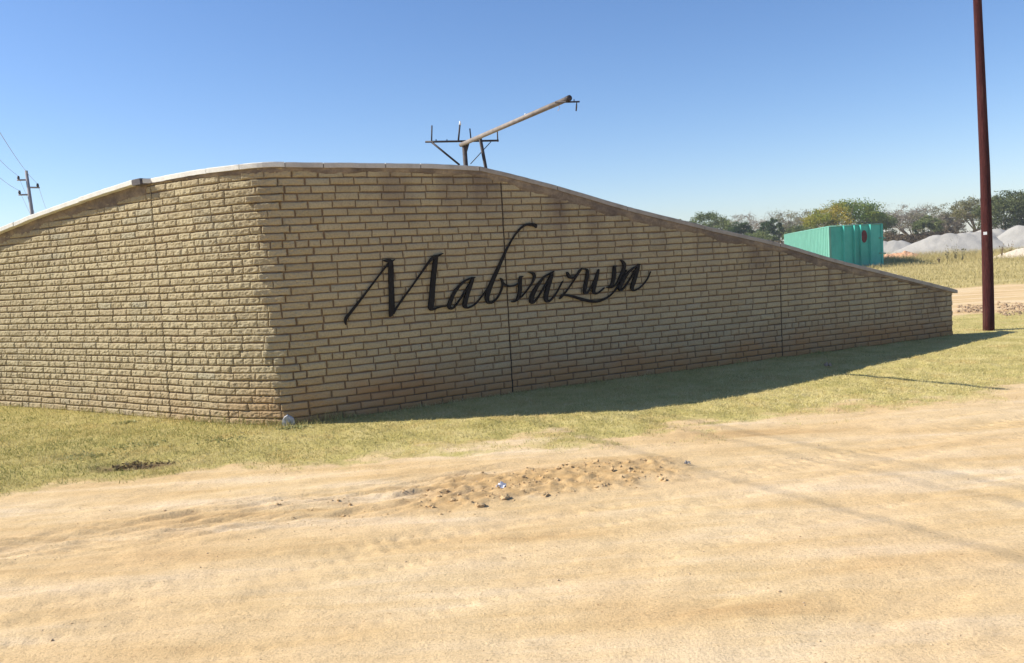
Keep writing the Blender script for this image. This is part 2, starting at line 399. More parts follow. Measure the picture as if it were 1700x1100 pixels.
# ------------------------------------------------------------------ script lettering
ST = []   # (letter, origin, scale, [(x, y, w)...])
A3 = (550, 350, 5.239); A4 = (730, 360, 4.474)
ST += [('M', A3, [(122, 992, 4), (116, 960, 20), (128, 925, 26), (160, 885, 22), (230, 795, 17), (310, 690, 12), (400, 570, 9), (462, 490, 12), (500, 450, 18), (545, 422, 5)]),
       ('M', A3, [(445, 432, 5), (470, 432, 22), (505, 440, 34), (512, 520, 42), (512, 620, 42), (517, 750, 44), (518, 850, 46), (512, 895, 36), (500, 920, 8)]),
       ('M', A3, [(530, 895, 14), (565, 835, 11), (620, 755, 10), (700, 645, 9), (780, 530, 10), (840, 445, 16), (885, 400, 26), (925, 385, 16), (962, 368, 4)]),
       ('M', A3, [(905, 392, 24), (893, 460, 36), (882, 550, 39), (872, 650, 41), (866, 740, 43), (858, 815, 46), (858, 850, 36), (885, 852, 18), (930, 838, 12), (995, 828, 4)]),
       ('a', A3, [(1240, 578, 6), (1215, 582, 14), (1165, 602, 13), (1110, 645, 17), (1060, 710, 24), (1028, 780, 29), (1015, 830, 29), (1035, 850, 18), (1075, 818, 9), (1140, 720, 8), (1215, 600, 9)]),
       ('a', A3, [(1222, 578, 20), (1205, 630, 27), (1180, 700, 30), (1158, 770, 34), (1150, 820, 33), (1168, 842, 18), (1215, 828, 10), (1260, 790, 7), (1320, 715, 6), (1340, 685, 5)]),
       ('b', A4, [(708, 82, 5), (700, 62, 24), (670, 56, 22), (635, 58, 16), (600, 78, 11), (560, 122, 9), (525, 175, 8), (490, 240, 11), (455, 315, 16), (420, 395, 22), (388, 465, 26), (360, 535, 30), (343, 595, 31), (352, 632, 22), (385, 634, 12), (420, 600, 9), (445, 555, 9), (458, 505, 11), (455, 470, 14), (442, 455, 6)]),
       ('b', A4, [(455, 470, 8), (465, 495, 15), (495, 512, 13), (530, 512, 9), (565, 500, 6), (590, 480, 4)]),
       ('v', A4, [(612, 440, 4), (592, 450, 20), (588, 490, 27), (588, 540, 28), (578, 590, 24), (562, 618, 16), (535, 630, 12), (525, 628, 5)]),
       ('v', A4, [(560, 620, 7), (600, 592, 7), (640, 545, 7), (675, 495, 10), (694, 450, 18), (688, 422, 20), (665, 412, 10), (648, 410, 4)]),
       ('a', A4, [(840, 402, 5), (815, 418, 11), (770, 445, 10), (725, 500, 18), (692, 555, 26), (672, 605, 30), (675, 635, 22), (700, 625, 9), (745, 560, 7), (795, 470, 7), (828, 415, 7)]),
       ('a', A4, [(826, 408, 14), (818, 450, 23), (802, 500, 26), (788, 550, 28), (780, 600, 28), (790, 628, 17), (822, 612, 9), (858, 565, 6), (885, 515, 5), (905, 478, 4)]),
       ('z', A4, [(935, 408, 6), (943, 425, 20), (955, 447, 20), (985, 450, 14), (1010, 428, 9), (1030, 398, 8), (1050, 382, 4)]),
       ('z', A4, [(1045, 388, 6), (1015, 430, 8), (975, 492, 7), (930, 555, 8), (898, 592, 12), (882, 610, 5)]),
       ('z', A4, [(895, 578, 8), (930, 580, 16), (985, 592, 20), (1045, 610, 23), (1105, 625, 24), (1160, 628, 20), (1210, 612, 14), (1255, 585, 9), (1290, 550, 7), (1320, 505, 6), (1345, 455, 6), (1378, 392, 5)]),
       ('u', A4, [(1048, 384, 4), (1085, 392, 14), (1088, 425, 24), (1080, 480, 26), (1070, 525, 27), (1066, 558, 22), (1085, 565, 11), (1115, 525, 8), (1145, 460, 7), (1165, 405, 6)]),
       ('u', A4, [(1172, 388, 6), (1165, 415, 18), (1152, 465, 24), (1140, 515, 26), (1134, 555, 23), (1152, 570, 13), (1185, 552, 8), (1215, 525, 5)]),
       ('v', A4, [(1305, 362, 5), (1290, 372, 18), (1288, 415, 26), (1282, 460, 26), (1270, 500, 20), (1250, 525, 12), (1232, 522, 5)]),
       ('v', A4, [(1332, 320, 5), (1350, 332, 18), (1362, 360, 24), (1352, 400, 20), (1330, 445, 13), (1305, 495, 9), (1270, 525, 6), (1250, 528, 4)]),
       ('a', A4, [(1478, 350, 5), (1452, 368, 10), (1412, 392, 11), (1375, 435, 18), (1345, 485, 25), (1327, 525, 26), (1335, 545, 15), (1365, 520, 7), (1410, 450, 7), (1460, 372, 6)]),
       ('a', A4, [(1470, 350, 14), (1462, 390, 22), (1448, 435, 26), (1432, 485, 28), (1420, 525, 25), (1432, 547, 13), (1470, 530, 8), (1505, 500, 6), (1535, 458, 5), (1558, 405, 3)])]
def resample(P, n=9):
    P = np.array(P, float); Q = np.vstack([2*P[0]-P[1], P, 2*P[-1]-P[-2]]); out = []
    for i in range(1, len(Q)-2):
        for k in range(n):
            t = k/n; a, b, c, d = Q[i-1:i+3]
            out.append(.5*((2*b)+(c-a)*t+(2*a-5*b+4*c-d)*t*t+(3*b-a-3*c+d)*t**3))
    out.append(Q[-2]); out = np.array(out); out[:, 2] = np.maximum(out[:, 2], 2.5); return out
M_IRON = simple('black painted iron', (.014, .0115, .0095), .4, 30, .75, .2)
x, y = wpos(S_LET, .03); sign = empty('sign_lettering', (float(x), float(y), 1.55))
tag(sign, 'black metal script lettering reading Mabvazuva fixed on the shaded brick face', 'sign')
letters = []; last = None; ki = 0
order = []
for i, (L, A, P) in enumerate(ST):
    if L != last or (L == 'M' and i == 0): order.append([L, []]); last = L
    order[-1][1].append((A, P))
for L, strokes in order:
    mb = MB(); fin = .84 if L in 'uvz' or len(letters) > 5 else .95; letters.append(L)
    for A, P in strokes:
        ki += 1; fo = .040+.0011*(ki % 7); bo = .014
        Q = resample(P)
        uv = np.stack([A[0]+Q[:, 0]/A[2], A[1]+Q[:, 1]/A[2]], 1); w = (Q[:, 2]*fin+1.5)/A[2]/2
        T = np.gradient(uv, axis=0); T /= np.linalg.norm(T, axis=1)[:, None]; N = np.stack([-T[:, 1], T[:, 0]], 1)
        Lf = uv+N*w[:, None]; Rt = uv-N*w[:, None]; vs = []
        for (l, r) in zip(Lf, Rt):
            for q in (l, r):
                s, z = sz(q[0], q[1], fo); x, y = wpos(s, fo); vs.append((float(x), float(y), z))
            for q in (r, l):
                s, z = sz(q[0], q[1], fo); x, y = wpos(s, bo); vs.append((float(x), float(y), z))
        fs = []
        for k in range(len(Q)-1):
            a = k*4; b = a+4
            for j in range(4): fs.append((a+j, a+(j+1) % 4, b+(j+1) % 4, b+j))
        n = (len(Q)-1)*4; fs += [(3, 2, 1, 0), (n, n+1, n+2, n+3)]
        mb.add(vs, fs)
        # fixing pins into the brick
        for k in (len(Q)//4, 3*len(Q)//4):
            s, z = sz(*uv[k], fo); x0, y0 = wpos(s, .02); x1, y1 = wpos(s, -.02)
            mb.tube([(float(x0), float(y0), z), (float(x1), float(y1), z)], .004, 6)
    mb.build('letter', M_IRON, sign)

# ------------------------------------------------------------------ ground
def grade(lo, hi, fine_lo, fine_hi, step, grow=1.09, smax=60):
    xs = list(np.arange(fine_lo, fine_hi, step)); s = step; x = xs[-1]
    while x < hi: s = min(s*grow, smax); x += s; xs.append(x)
    s = step; x = fine_lo; pre = []
    while x > lo: s = min(s*grow, smax); x -= s; pre.append(x)
    return np.array(pre[::-1]+xs)
gxs = grade(-2500, 2500, -4.6, 5.6, .026, 1.045, 200)
ya = np.arange(2.9, 8.2, .02); yb = []; s = .02; y = ya[-1]
while y < 3500: s = min(max(s*1.012, s), 160) if y < 20 else min(s*1.05, 160); y += s; yb.append(y)
yc = []; s = .02; y = 2.9
while y > -200: s *= 1.25; y -= s; yc.append(y)
gys = np.array(yc[::-1]+list(ya)+yb)
GX, GY = np.meshgrid(gxs, gys)
EDX = np.array([-12, -6, -4.44, -3.48, -2.73, -1.96, -1.42, -.61, .21, 1.32, 2.27, 3.05, 4.06, 5.19, 8, 14, 30])
EDY = np.array([7.0, 7.1, 7.2, 7.3, 7.42, 7.5, 7.55, 7.66, 7.68, 7.75, 8.1, 8.15, 8.4, 8.9, 10.4, 14, 24])
def grassy(x, y):
    e = y-np.interp(x, EDX, EDY)
    e = e + (fbm(x*1.1, y*1.6, 4, 11)-.5)*1.5
    g = np.clip(smooth(-.50, .85, e) - .45*smooth(.50, .72, fbm(x*2.3, y*3.0, 4, 12))*smooth(1.3, .2, e), 0, 1)
    # bare sandy track right of and behind the wall
    yt = y - (x-9.7)*.25
    g = g*(1-.0)*(1-smooth(17.2, 18.6, yt+(fbm(x*.5, y*.5, 3, 21)-.5)*2.2)*smooth(27.5, 25.5, yt+(fbm(x*.4, y*.4, 3, 22)-.5)*3))
    return g
def inpoly(x, y, P, soft=.15):
    c = np.mean(P, 0); r = np.hypot(x-c[0], (y-c[1])); return r
def clodmask(x, y):
    # the broken-up soil at the road edge
    q = (y-6.42)-.30*(x-.22); a = (x-.22)
    return smooth(1.25, .75, np.abs(a)/1.02)*smooth(.62, .28, np.abs(q)/.85+(fbm(x*3, y*3, 3, 31)-.5)*.5)
def scuff(x, y):
    q = (y-6.1)-.33*(x+1.6)
    return smooth(2.6, 1.6, np.abs(x+2.5)*.9)*smooth(.75, .2, np.abs(q)+(fbm(x*2, y*2, 3, 33)-.5)*.5)
def height(x, y):
    near = smooth(30, 12, np.hypot(x, y))
    g = grassy(x, y); road = 1-g
    q = y-.45*x; al = x+.45*y
    z = (fbm(x*.35, y*.35, 3, 41)-.5)*.05
    z = z + road*((fbm(q*2.6+.3*fbm(al*.8, q, 2, 5), al*.22, 5, 43, .6)-.5)*.034)
    z = z + road*((fbm(x*9, y*9, 4, 44)-.5)*.012)
    # tyre tread dashes along two tracks
    for q0, amp in ((5.62, .011), (5.45, .010), (5.10, .010), (4.35, .008)):
        d = q - q0 - (fbm(al*.5, q0*3, 2, 9)-.5)*.15
        z = z - road*amp*np.exp(-(d/.05)**2)*(.5+.5*np.sign(np.sin(al*2*math.pi/.12)))*vn(al*1.3, q0*5, 3)
        z = z - road*.008*np.exp(-(d/.11)**2)
    c = clodmask(x, y); z = z + c*(.012+(fbm(x*17, y*19, 5, 51, .68)-.45)*.075)
    s = scuff(x, y); q2 = y-.36*x
    z = z + s*((fbm(q2*13, al*1.9, 4, 52, .62)-.5)*.10)
    z = z + g*((fbm(x*7, y*7, 4, 61)-.5)*.035)
    z = z + smooth(.4, -.1, np.abs(np.hypot((x+3.62)/1.3, (y-7.93)/.8)-.0)-.05)*(-.05)
    # level strip under the wall foot, rise behind
    far = smooth(34, 48, y)*smooth(120, 90, y)*.0
    return z*near + far
# ground height kept at 0 along the wall
def wall_near(x, y):
    d = np.full(x.shape, 99.0); m = (x > -10) & (x < 9) & (y > 7) & (y < 17)
    P = WP[::12]; xm = x[m][:, None]; ym = y[m][:, None]
    if m.any():
        dd = np.empty(m.sum())
        xs_, ys_ = x[m], y[m]
        for i in range(0, len(xs_), 20000):
            dd[i:i+20000] = np.sqrt(((xs_[i:i+20000, None]-P[:, 0])**2+(ys_[i:i+20000, None]-P[:, 1])**2).min(1))
        d[m] = dd
    return d
GR = grassy(GX, GY); WD = wall_near(GX, GY)
GZ = height(GX, GY)*smooth(.1, .9, WD) + smooth(.5, .05, WD)*.012
CL = np.maximum(clodmask(GX, GY), .0); SC = scuff(GX, GY)
m, n = GX.shape
V = np.stack([GX.ravel(), GY.ravel(), GZ.ravel()], 1)
idx = np.arange(m*n).reshape(m, n)
Fq = np.stack([idx[:-1, :-1], idx[:-1, 1:], idx[1:, 1:], idx[1:, :-1]], -1).reshape(-1, 4)
cy = GY[:-1, :-1].ravel(); cx = GX[:-1, :-1].ravel()
isroad = (GR[:-1, :-1].ravel() < .35) & (cy < np.interp(cx, EDX, EDY)+1.2) & (cy > -30) & (np.abs(cx) < 60)
HO = np.hypot((GX+3.55)/.42, (GY-7.86)/.17)+(fbm(GX*7, GY*9, 3, 71)-.5)*1.2
HOLE = smooth(1.5, .4, HO)*.9

def ground_mat():
    t = NT('sandy earth and dry turf', .97, .08); x = t.xyz()
    sm = t.map((1, 1, 1), (0, 0, -math.atan(.45)))            # along the road
    st = t.map((.35, 2.4, 1), (0, 0, -math.atan(.45)))
    # dirt
    n1 = t.noise(1.0, 5, .6, st); n2 = t.noise(3.2, 5, .6); n3 = t.noise(75, 6, .75); n4 = t.noise(.7, 4, .5)
    d = t.ramp(n1, [(.28, (.52, .34, .16)), (.42, (.635, .45, .232)), (.54, (.69, .51, .292)), (.68, (.745, .58, .38))])
    d = t.mix(d, (.64, .42, .215), t.ramp(n4, [(.4, 0), (.7, .38)]))
    d = t.mix(d, t.ramp(n2, [(.3, .88), (.7, 1.07)]), .8, 'MULTIPLY')
    d = t.mix(d, t.ramp(n3, [(.34, .58), (.47, .98), (.7, 1.16)]), .8, 'MULTIPLY')
    n5 = t.noise(38, 4, .6); d = t.mix(d, (.33, .19, .09), t.ramp(n5, [(.63, 0), (.70, .6)]))
    cl = t.attr('clod'); d = t.mix(d, (.46, .285, .12), t.math('MULTIPLY', cl, t.ramp(t.noise(9, 5, .6), [(.3, .35), (.7, .85)])))
    scf = t.attr('scuff'); d = t.mix(d, (.52, .335, .16), t.math('MULTIPLY', scf, t.ramp(t.noise(7, 5, .6, st), [(.4, 0), (.7, .6)])))
    # turf thatch
    g1 = t.noise(2.2, 5, .6); g2 = t.noise(45, 6, .7); g3 = t.noise(.55, 4, .5)
    g = t.ramp(g1, [(.3, (.35, .30, .10)), (.5, (.48, .40, .15)), (.7, (.58, .475, .215))])
    g = t.mix(g, (.47, .32, .12), t.ramp(t.noise(1.7, 5, .65), [(.5, 0), (.68, .65)]))
    lx = t.ramp(t.math('MULTIPLY_ADD' if False else 'ADD', t.math('MULTIPLY', x[0], .1), .5), [(.05, .55), (.45, 0)])
    g = t.mix(g, (.33, .27, .085), t.math('MULTIPLY', lx, t.ramp(g3, [(.35, .4), (.6, 1)])))
    g = t.mix(g, t.ramp(g2, [(.3, .6), (.5, 1), (.75, 1.25)]), .8, 'MULTIPLY')
    # farther off: taller straw coloured veld
    yf = t.ramp(t.math('MULTIPLY', x[1], .01), [(.22, 0), (.30, 1)])
    fg = t.ramp(t.noise(.35, 6, .65, t.map((1, 2.6, 1))), [(.3, (.33, .265, .10)), (.5, (.46, .365, .15)), (.7, (.55, .45, .22))])
    g = t.mix(g, fg, yf)
    gm = t.attr('grass'); gm = t.math('ADD', gm, t.math('MULTIPLY', t.math('SUBTRACT', t.noise(5, 7, .7), .5), 1.2), True)
    c = t.mix(d, g, t.ramp(gm, [(.22, 0), (.70, 1)]))
    c = t.mix(c, (.15, .095, .05), t.attr('hole'))
    t.color(c)
    hb = t.math('ADD', t.math('MULTIPLY', n3, .7), t.math('ADD', t.noise(28, 6, .7), t.math('MULTIPLY', t.noise(7, 4, .6, st), .8))); t.bump(hb, .6, .014)
    return t.m
M_GND = ground_mat()
def sub(name, sel, label):
    F = Fq[sel]; used = np.unique(F); remap = np.full(m*n, -1); remap[used] = np.arange(len(used))
    A = {k: a.ravel()[used] for k, a in (('grass', GR), ('clod', CL), ('scuff', SC), ('hole', HOLE))}
    o = put(name, np_mesh(name, V[used], remap[F], True, A), M_GND); tag(o, label, None, None, 'structure'); return o
sub('ground', ~isroad, 'short dry lawn and sandy veld around the wall')
sub('dirt_road', isroad, 'pale sandy dirt road in the foreground')
def gz(x, y):
    x = np.asarray(x, float); y = np.asarray(y, float)
    w = wall_near(x, y); return height(x, y)*smooth(.1, .9, w) + smooth(.5, .05, w)*.012

# ------------------------------------------------------------------ grass blades
def leafmat(name, stops, rough=.8, trans=.2):
    t = NT(name, rough, .15); t.color(t.ramp(t.attr('rnd'), stops))
    tr = t.n.new('ShaderNodeBsdfTranslucent'); t.l.new(t.b.inputs['Base Color'].links[0].from_socket, tr.inputs[0])
    mx = t.n.new('ShaderNodeMixShader'); mx.inputs[0].default_value = trans
    t.l.new(t.b.outputs[0], mx.inputs[1]); t.l.new(tr.outputs[0], mx.inputs[2]); t.l.new(mx.outputs[0], t.n['Material Output'].inputs[0]); return t.m
def blades(name, x, y, hgt, wid, lean, rv, mat):
    n = len(x); z = gz(x, y)-.004; th = rng.uniform(0, 2*np.pi, n); la = rng.uniform(0, 2*np.pi, n)
    dx = np.cos(th)*wid/2; dy = np.sin(th)*wid/2
    lx = np.cos(la)*lean*hgt; ly = np.sin(la)*lean*hgt
    b0 = np.stack([x-dx, y-dy, z], 1); b1 = np.stack([x+dx, y+dy, z], 1)
    m0 = np.stack([x-dx*.8+lx*.4, y-dy*.8+ly*.4, z+hgt*.6], 1); m1 = np.stack([x+dx*.8+lx*.4, y+dy*.8+ly*.4, z+hgt*.6], 1)
    tp = np.stack([x+lx, y+ly, z+hgt], 1)
    V = np.stack([b0, b1, m1, m0, tp], 1).reshape(-1, 3); i = np.arange(n)[:, None]*5
    F = np.concatenate([i+[0, 1, 2], i+[0, 2, 3], i+[3, 2, 4]])
    return put(name, np_mesh(name, V, F, False, {'rnd': np.repeat(rv, 5)}), mat)
M_TURF = leafmat('turf blades', [(0, (.15, .18, .05)), (.25, (.29, .29, .09)), (.5, (.48, .41, .16)), (.8, (.62, .52, .25)), (1, (.70, .60, .34))])
def wall_side(x, y):   # + = road side
    yw = np.interp(x, WP[:, 0], WP[:, 1]); return (y < yw-.01) | (x > 7.45)
N = 330000
x = rng.uniform(-7.5, 12, N*2); y = rng.uniform(6.9, 19, N*2)
keep = wall_side(x, y) & (grassy(x, y)*(.35+1.3*fbm(x*2.2, y*2.8, 4, 81)) > rng.uniform(.08, 1.0, N*2)) & (rng.uniform(0, 1, N*2) < np.clip(95/(x*x+y*y), .2, 1))
keep &= np.abs(x) < y*.68+.6
x, y = x[keep], y[keep]
hole = np.hypot((x+3.55)/.42, (y-7.86)/.17) < .9; x, y = x[~hole], y[~hole]
w = wall_near(x, y); near = smooth(.28, .03, w); lf = smooth(-1.2, -3.5, x)*.75
h = rng.uniform(.012, .032, len(x))*(1+.9*lf*fbm(x*4, y*4, 2, 83)) + near*rng.uniform(0, .14, len(x))*(.35+.65*smooth(-1.6, -2.2, x))*vn(x*3, y*3, 84)*1.5
rv = np.clip(.66-.34*lf*fbm(x*2.2, y*2.2, 3, 85)*1.6-.2*near*.5+rng.normal(0, .17, len(x))-.7*(fbm(x*1.3, y*1.8, 4, 86)-.5), 0, 1)
tag(blades('lawn_grass', x, y, h, rng.uniform(.003, .006, len(x)), rng.uniform(.3, 1.4, len(x)), rv, M_TURF),
    'short dry yellow green lawn grass between brick wall and dirt road', 'grass', None, 'stuff')
# tall straw grass on the veld beyond the track
N = 190000
x = rng.uniform(9, 62, N); y = rng.uniform(27, 78, N)
k = (x > y*.30) & (x < y*.70) & (grassy(x, y) > .4); x, y = x[k], y[k]
k = rng.uniform(0, 1, len(x)) < .4+.9*fbm(x*.3, y*.3, 3, 91)**1.5; x, y = x[k], y[k]
tall = smooth(45, 62, y)
h = (rng.uniform(.05, .16, len(x))+tall*rng.uniform(.1, .55, len(x)))*(.4+fbm(x*.4, y*.4, 3, 92))
M_STRAW = leafmat('straw grass', [(0, (.24, .21, .08)), (.3, (.38, .32, .13)), (.7, (.50, .41, .19)), (1, (.58, .49, .27))])
tag(blades('veld_grass', x, y, h, rng.uniform(.008, .022, len(x)), rng.uniform(.2, 1.2, len(x)), np.clip(rng.normal(.55, .16, len(x))+.5*(fbm(x*.3, y*.3, 3, 93)-.5), 0, 1), M_STRAW),
    'tall straw coloured veld grass in front of the gravel heaps', 'grass', None, 'stuff')

# ------------------------------------------------------------------ soil clods, pebbles
ICO = None
def ico(sub=2):
    import bmesh
    bm = bmesh.new(); bmesh.ops.create_icosphere(bm, subdivisions=sub, radius=1)
    v = np.array([tuple(q.co) for q in bm.verts]); f = np.array([[q.index for q in g.verts] for g in bm.faces]); bm.free(); return v, f
IV1, IF1 = ico(1); IV2, IF2 = ico(3)
def lumps(name, xs, ys, rs, mat, flat=.65):
    V = []; F = []
    for i, (x, y, r) in enumerate(zip(xs, ys, rs)):
        v = IV1*(1+rng.uniform(-.32, .32, (len(IV1), 1))); v = v*np.array([rng.uniform(.7, 1.3), rng.uniform(.7, 1.2), rng.uniform(.45, .85)])*r
        a = rng.uniform(0, 6.28); v = np.stack([v[:, 0]*math.cos(a)-v[:, 1]*math.sin(a), v[:, 0]*math.sin(a)+v[:, 1]*math.cos(a), v[:, 2]], 1)
        V.append(v+[x, y, float(gz(np.array([x]), np.array([y]))[0])+r*.25]); F.append(IF1+i*len(IV1))
    return put(name, np_mesh(name, np.concatenate(V), np.concatenate(F), False), mat)
def soil_mat(name, a, b):
    t = NT(name, .97, .08); n = t.noise(40, 5, .65); t.color(t.ramp(n, [(.3, a), (.7, b)])); t.bump(n, .6, .01); return t.m
M_SOIL = soil_mat('broken soil', (.42, .28, .14), (.62, .45, .25)); M_PEB = soil_mat('road grit', (.42, .29, .17), (.70, .54, .35))
N = 6500; x = rng.uniform(-1.8, 2.3, N); y = rng.uniform(5.3, 7.5, N); k = np.maximum(clodmask(x, y), .28*scuff(x-.6, y)+.1)*(vn(x*5, y*5, 7)+.25) > rng.uniform(.15, 1.1, N); x, y = x[k], y[k]
tag(lumps('loose_soil', x, y, rng.gamma(1.3, .0030, len(x))+.0015, M_SOIL), 'crumbled brown soil along the road edge', 'soil', None, 'stuff')
N = 6000; x = rng.uniform(-4.5, 5.5, N); y = rng.uniform(3.2, 8.3, N); k = (grassy(x, y) < .5) & (np.abs(x) < y*.7) & (fbm(x*1.5, y*1.5, 2, 99) > rng.uniform(.3, .75, N)); x, y = x[k], y[k]
tag(lumps('road_grit', x, y, rng.gamma(1.3, .0012, len(x))+.0008, M_PEB), 'fine grit and pebbles scattered on the sandy road', 'grit', None, 'stuff')
CLODS = [(752, 834, .022, 'lone dark soil clod lying left of the broken-up patch'), (799, 841, .032, 'brown soil clod on the near lower edge of the broken patch'),
         (838, 829, .042, 'widest soil clod, just below the crumpled plastic scrap'), (906, 823, .036, 'brown soil clod right of the widest one on the near edge'),
         (883, 783, .026, 'soil clod in the upper middle of the broken patch'), (1100, 795, .034, 'soil clod at the right tip of the broken patch'),
         (926, 782, .024, 'small soil clod on the far side of the broken patch, right of another'), (1046, 784, .028, 'soil clod on the far right of the broken patch'),
         (578, 853, .018, 'small soil clod at the left end of the rutted sand')]
for (u, v, r, lb) in CLODS:
    gx, gy = gp(u, v); a = rng.uniform(0, 6.28)
    nv = IV2*(.4+1.15*fbm(IV2[:, 0]*2.3+u, IV2[:, 1]*2+IV2[:, 2]*1.7, 4, 5)[:, None])
    nv = nv*np.array([1.3, .85, .55])*r; nv = nv + (rng.uniform(-1, 1, nv.shape))*r*.05; zz = float(gz(np.array([gx]), np.array([gy]))[0]); nv = nv*.82
    o = put('soil_clod', np_mesh('soil_clod', nv, IF2, False), M_SOIL); o.location = (gx, gy, zz+r*.12); o.rotation_euler = (0, 0, a)
    tag(o, lb, 'soil clod', 'soil clods on the road edge')
# crumpled scrap of plastic and dark scrap
def scrap(name, u, v, r, mat, lb, cat):
    gx, gy = gp(u, v); zz = float(gz(np.array([gx]), np.array([gy]))[0])
    n = 9; g = np.linspace(-1, 1, n); X, Y = np.meshgrid(g, g)
    Z = np.abs(vn(X*2.2+u, Y*2.2, 4)-.5)*2.2*r + (1-np.hypot(X, Y)*.6)*r*.7
    X2 = X*r*(1+.3*(vn(X*2, Y*2, 8)-.5)); Y2 = Y*r*.8*(1+.5*(vn(X*2, Y*2, 9)-.5))
    T = np.stack([X2, Y2, Z], -1).reshape(-1, 3); B = T.copy(); B[:, 2] -= .003; i = np.arange(n*n).reshape(n, n)
    f = np.stack([i[:-1, :-1], i[:-1, 1:], i[1:, 1:], i[1:, :-1]], -1).reshape(-1, 4)
    rim = np.concatenate([i[0, :], i[1:, -1], i[-1, -2::-1], i[-2:0:-1, 0]]); k = n*n; rn = np.roll(rim, -1)
    F = np.concatenate([f, f[:, ::-1]+k, np.stack([rim, rim+k, rn+k, rn], 1)])
    o = put(name, np_mesh(name, np.concatenate([T, B]), F, False), mat); o.location = (gx, gy, zz+.004); tag(o, lb, cat); return o
M_PLAS = simple('clear plastic film', (.62, .62, .66), .2, 60, .5, .3)
scrap('plastic_scrap', 832, 812, .035, M_PLAS, 'crumpled pale plastic scrap lying on the broken soil', 'litter')
scrap('paper_scrap', 1141, 772, .022, simple('dirty paper', (.30, .28, .26), .4, 60), 'small grey crumpled scrap at the right end of the broken soil', 'litter')
scrap('leaf_litter', 1374, 608, .045, simple('dead leaf', (.33, .24, .17), .3, 60), 'pale dead leaf lying in the shade on the lawn below the wall', 'leaf')

# weeds and dead root ball in the hole
def tuft(name, gx, gy, n, h, spread, mat, lb, cat, w=.006, droop=.8, group=None, leafy=0, kind=None):
    x = rng.normal(0, spread, n); y = rng.normal(0, spread*.7, n); V = []; F = []; rv = []; k = 0
    for i in range(n):
        hh = h*rng.uniform(.45, 1); a = rng.uniform(0, 6.28); d = droop*hh*rng.uniform(.3, 1); wx_ = math.cos(a+1.57)*w/2; wy_ = math.sin(a+1.57)*w/2
        pr = None
        for t_ in (0, .35, .7, 1):
            px = x[i]+math.cos(a)*d*t_*t_; py = y[i]+math.sin(a)*d*t_*t_; pz = hh*(t_-.25*t_*t_*droop); q = (1-t_*.85)
            V += [(px-wx_*q, py-wy_*q, pz), (px+wx_*q, py+wy_*q, pz)]; rv += [rng.uniform(0, 1)]*2
        for t_ in range(3): F.append((k+2*t_, k+2*t_+1, k+2*t_+3, k+2*t_+2))
        k += 8
        for j in range(leafy):
            t_ = rng.uniform(.2, 1); px = x[i]+math.cos(a)*d*t_*t_; py = y[i]+math.sin(a)*d*t_*t_; pz = hh*(t_-.25*t_*t_*droop)
            s_ = w*3.5*rng.uniform(.6, 1.3); e1 = rng.normal(0, 1, 3); e1 /= np.linalg.norm(e1); e2 = np.cross(e1, rng.normal(0, 1, 3)); e2 /= np.linalg.norm(e2)
            P = np.array([px, py, pz]); r_ = rng.uniform(0, 1)
            for c_ in (-e1*s_, e2*s_*.45, e1*s_, -e2*s_*.45): V.append(tuple(P+c_)); rv.append(r_)
            F.append((k, k+1, k+2, k+3)); k += 4
    o = put(name, np_mesh(name, V, F, False, {'rnd': rv}), mat); o.location = (gx, gy, float(gz(np.array([gx]), np.array([gy]))[0])-.004)
    tag(o, lb, cat, group, kind); return o
M_WEED = leafmat('green weed', [(0, (.27, .28, .10)), (.5, (.38, .38, .16)), (1, (.52, .48, .25))])
M_DRYW = leafmat('dry weed', [(0, (.12, .11, .06)), (.5, (.20, .19, .10)), (1, (.34, .30, .18))])
M_DEAD = leafmat('dead stalks', [(0, (.10, .065, .035)), (.5, (.24, .17, .09)), (1, (.42, .33, .18))])
for (u, v, n_, h_, sp_, mt, lb) in [
        (140, 757, 170, .055, .13, M_WEED, 'low grey green weed patch left of the dark hollow in the lawn'),
        (212, 768, 260, .06, .12, M_DEAD, 'dark tangle of dead roots filling the hollow in the lawn'),
        (275, 766, 90, .035, .16, M_DEAD, 'brown dead stalks just right of the dark hollow'),
        (212, 702, 60, .07, .06, M_WEED, 'small bright green weed at the foot of the sunlit wall'),
        (415, 700, 160, .09, .12, M_WEED, 'bushy green weed at the foot of the wall left of the corner'),
        (485, 712, 90, .07, .06, M_WEED, 'dense green weed below the pale stub at the wall corner'),
        (228, 738, 90, .04, .10, M_WEED, 'flat grey green weed midway between the hollow and the wall'),
        (372, 727, 110, .04, .14, M_WEED, 'spreading low weed on the lawn below the lit wall near the corner')]:
    gx, gy = gp(u, v); tuft('weed_plant' if mt is M_WEED else 'dead_weed', gx, gy, int(n_*.6), h_*.6, sp_*1.3, mt, lb, 'weed', .006, 1.1, None, 2, 'stuff')

# pale stub at the wall corner
gx, gy = wpos(sz(479, 690)[0], .075); gx, gy = float(gx), float(gy)
M_STUB = simple('weathered white plastic', (.62, .64, .70), .15, 30, .6)
mb = MB(); ss_ = np.array([-.062, -.04, -.01, .02, .05, .06]); hh_ = [.08, .115, .135, .11, .09, .05]; s0_ = sz(479, 690)[0]; vs = []
for k_, (a_, h_) in enumerate(zip(ss_, hh_)):
    for off in (-.005, .028+.008*math.sin(k_*2.1)):
        x_, y_ = wpos(s0_+a_, off+.012)
        vs += [(float(x_), float(y_), -.03), (float(x_), float(y_), h_-(.012 if off > 0 else 0))]
fs = []
for k_ in range(5):
    a_, b_ = k_*4, k_*4+4; fs += [(a_+2, b_+2, b_+3, a_+3), (a_+1, a_+3, b_+3, b_+1), (a_, a_+1, b_+1, b_)]
fs += [(0, 2, 3, 1), (20, 21, 23, 22)]; mb.add(vs, fs)
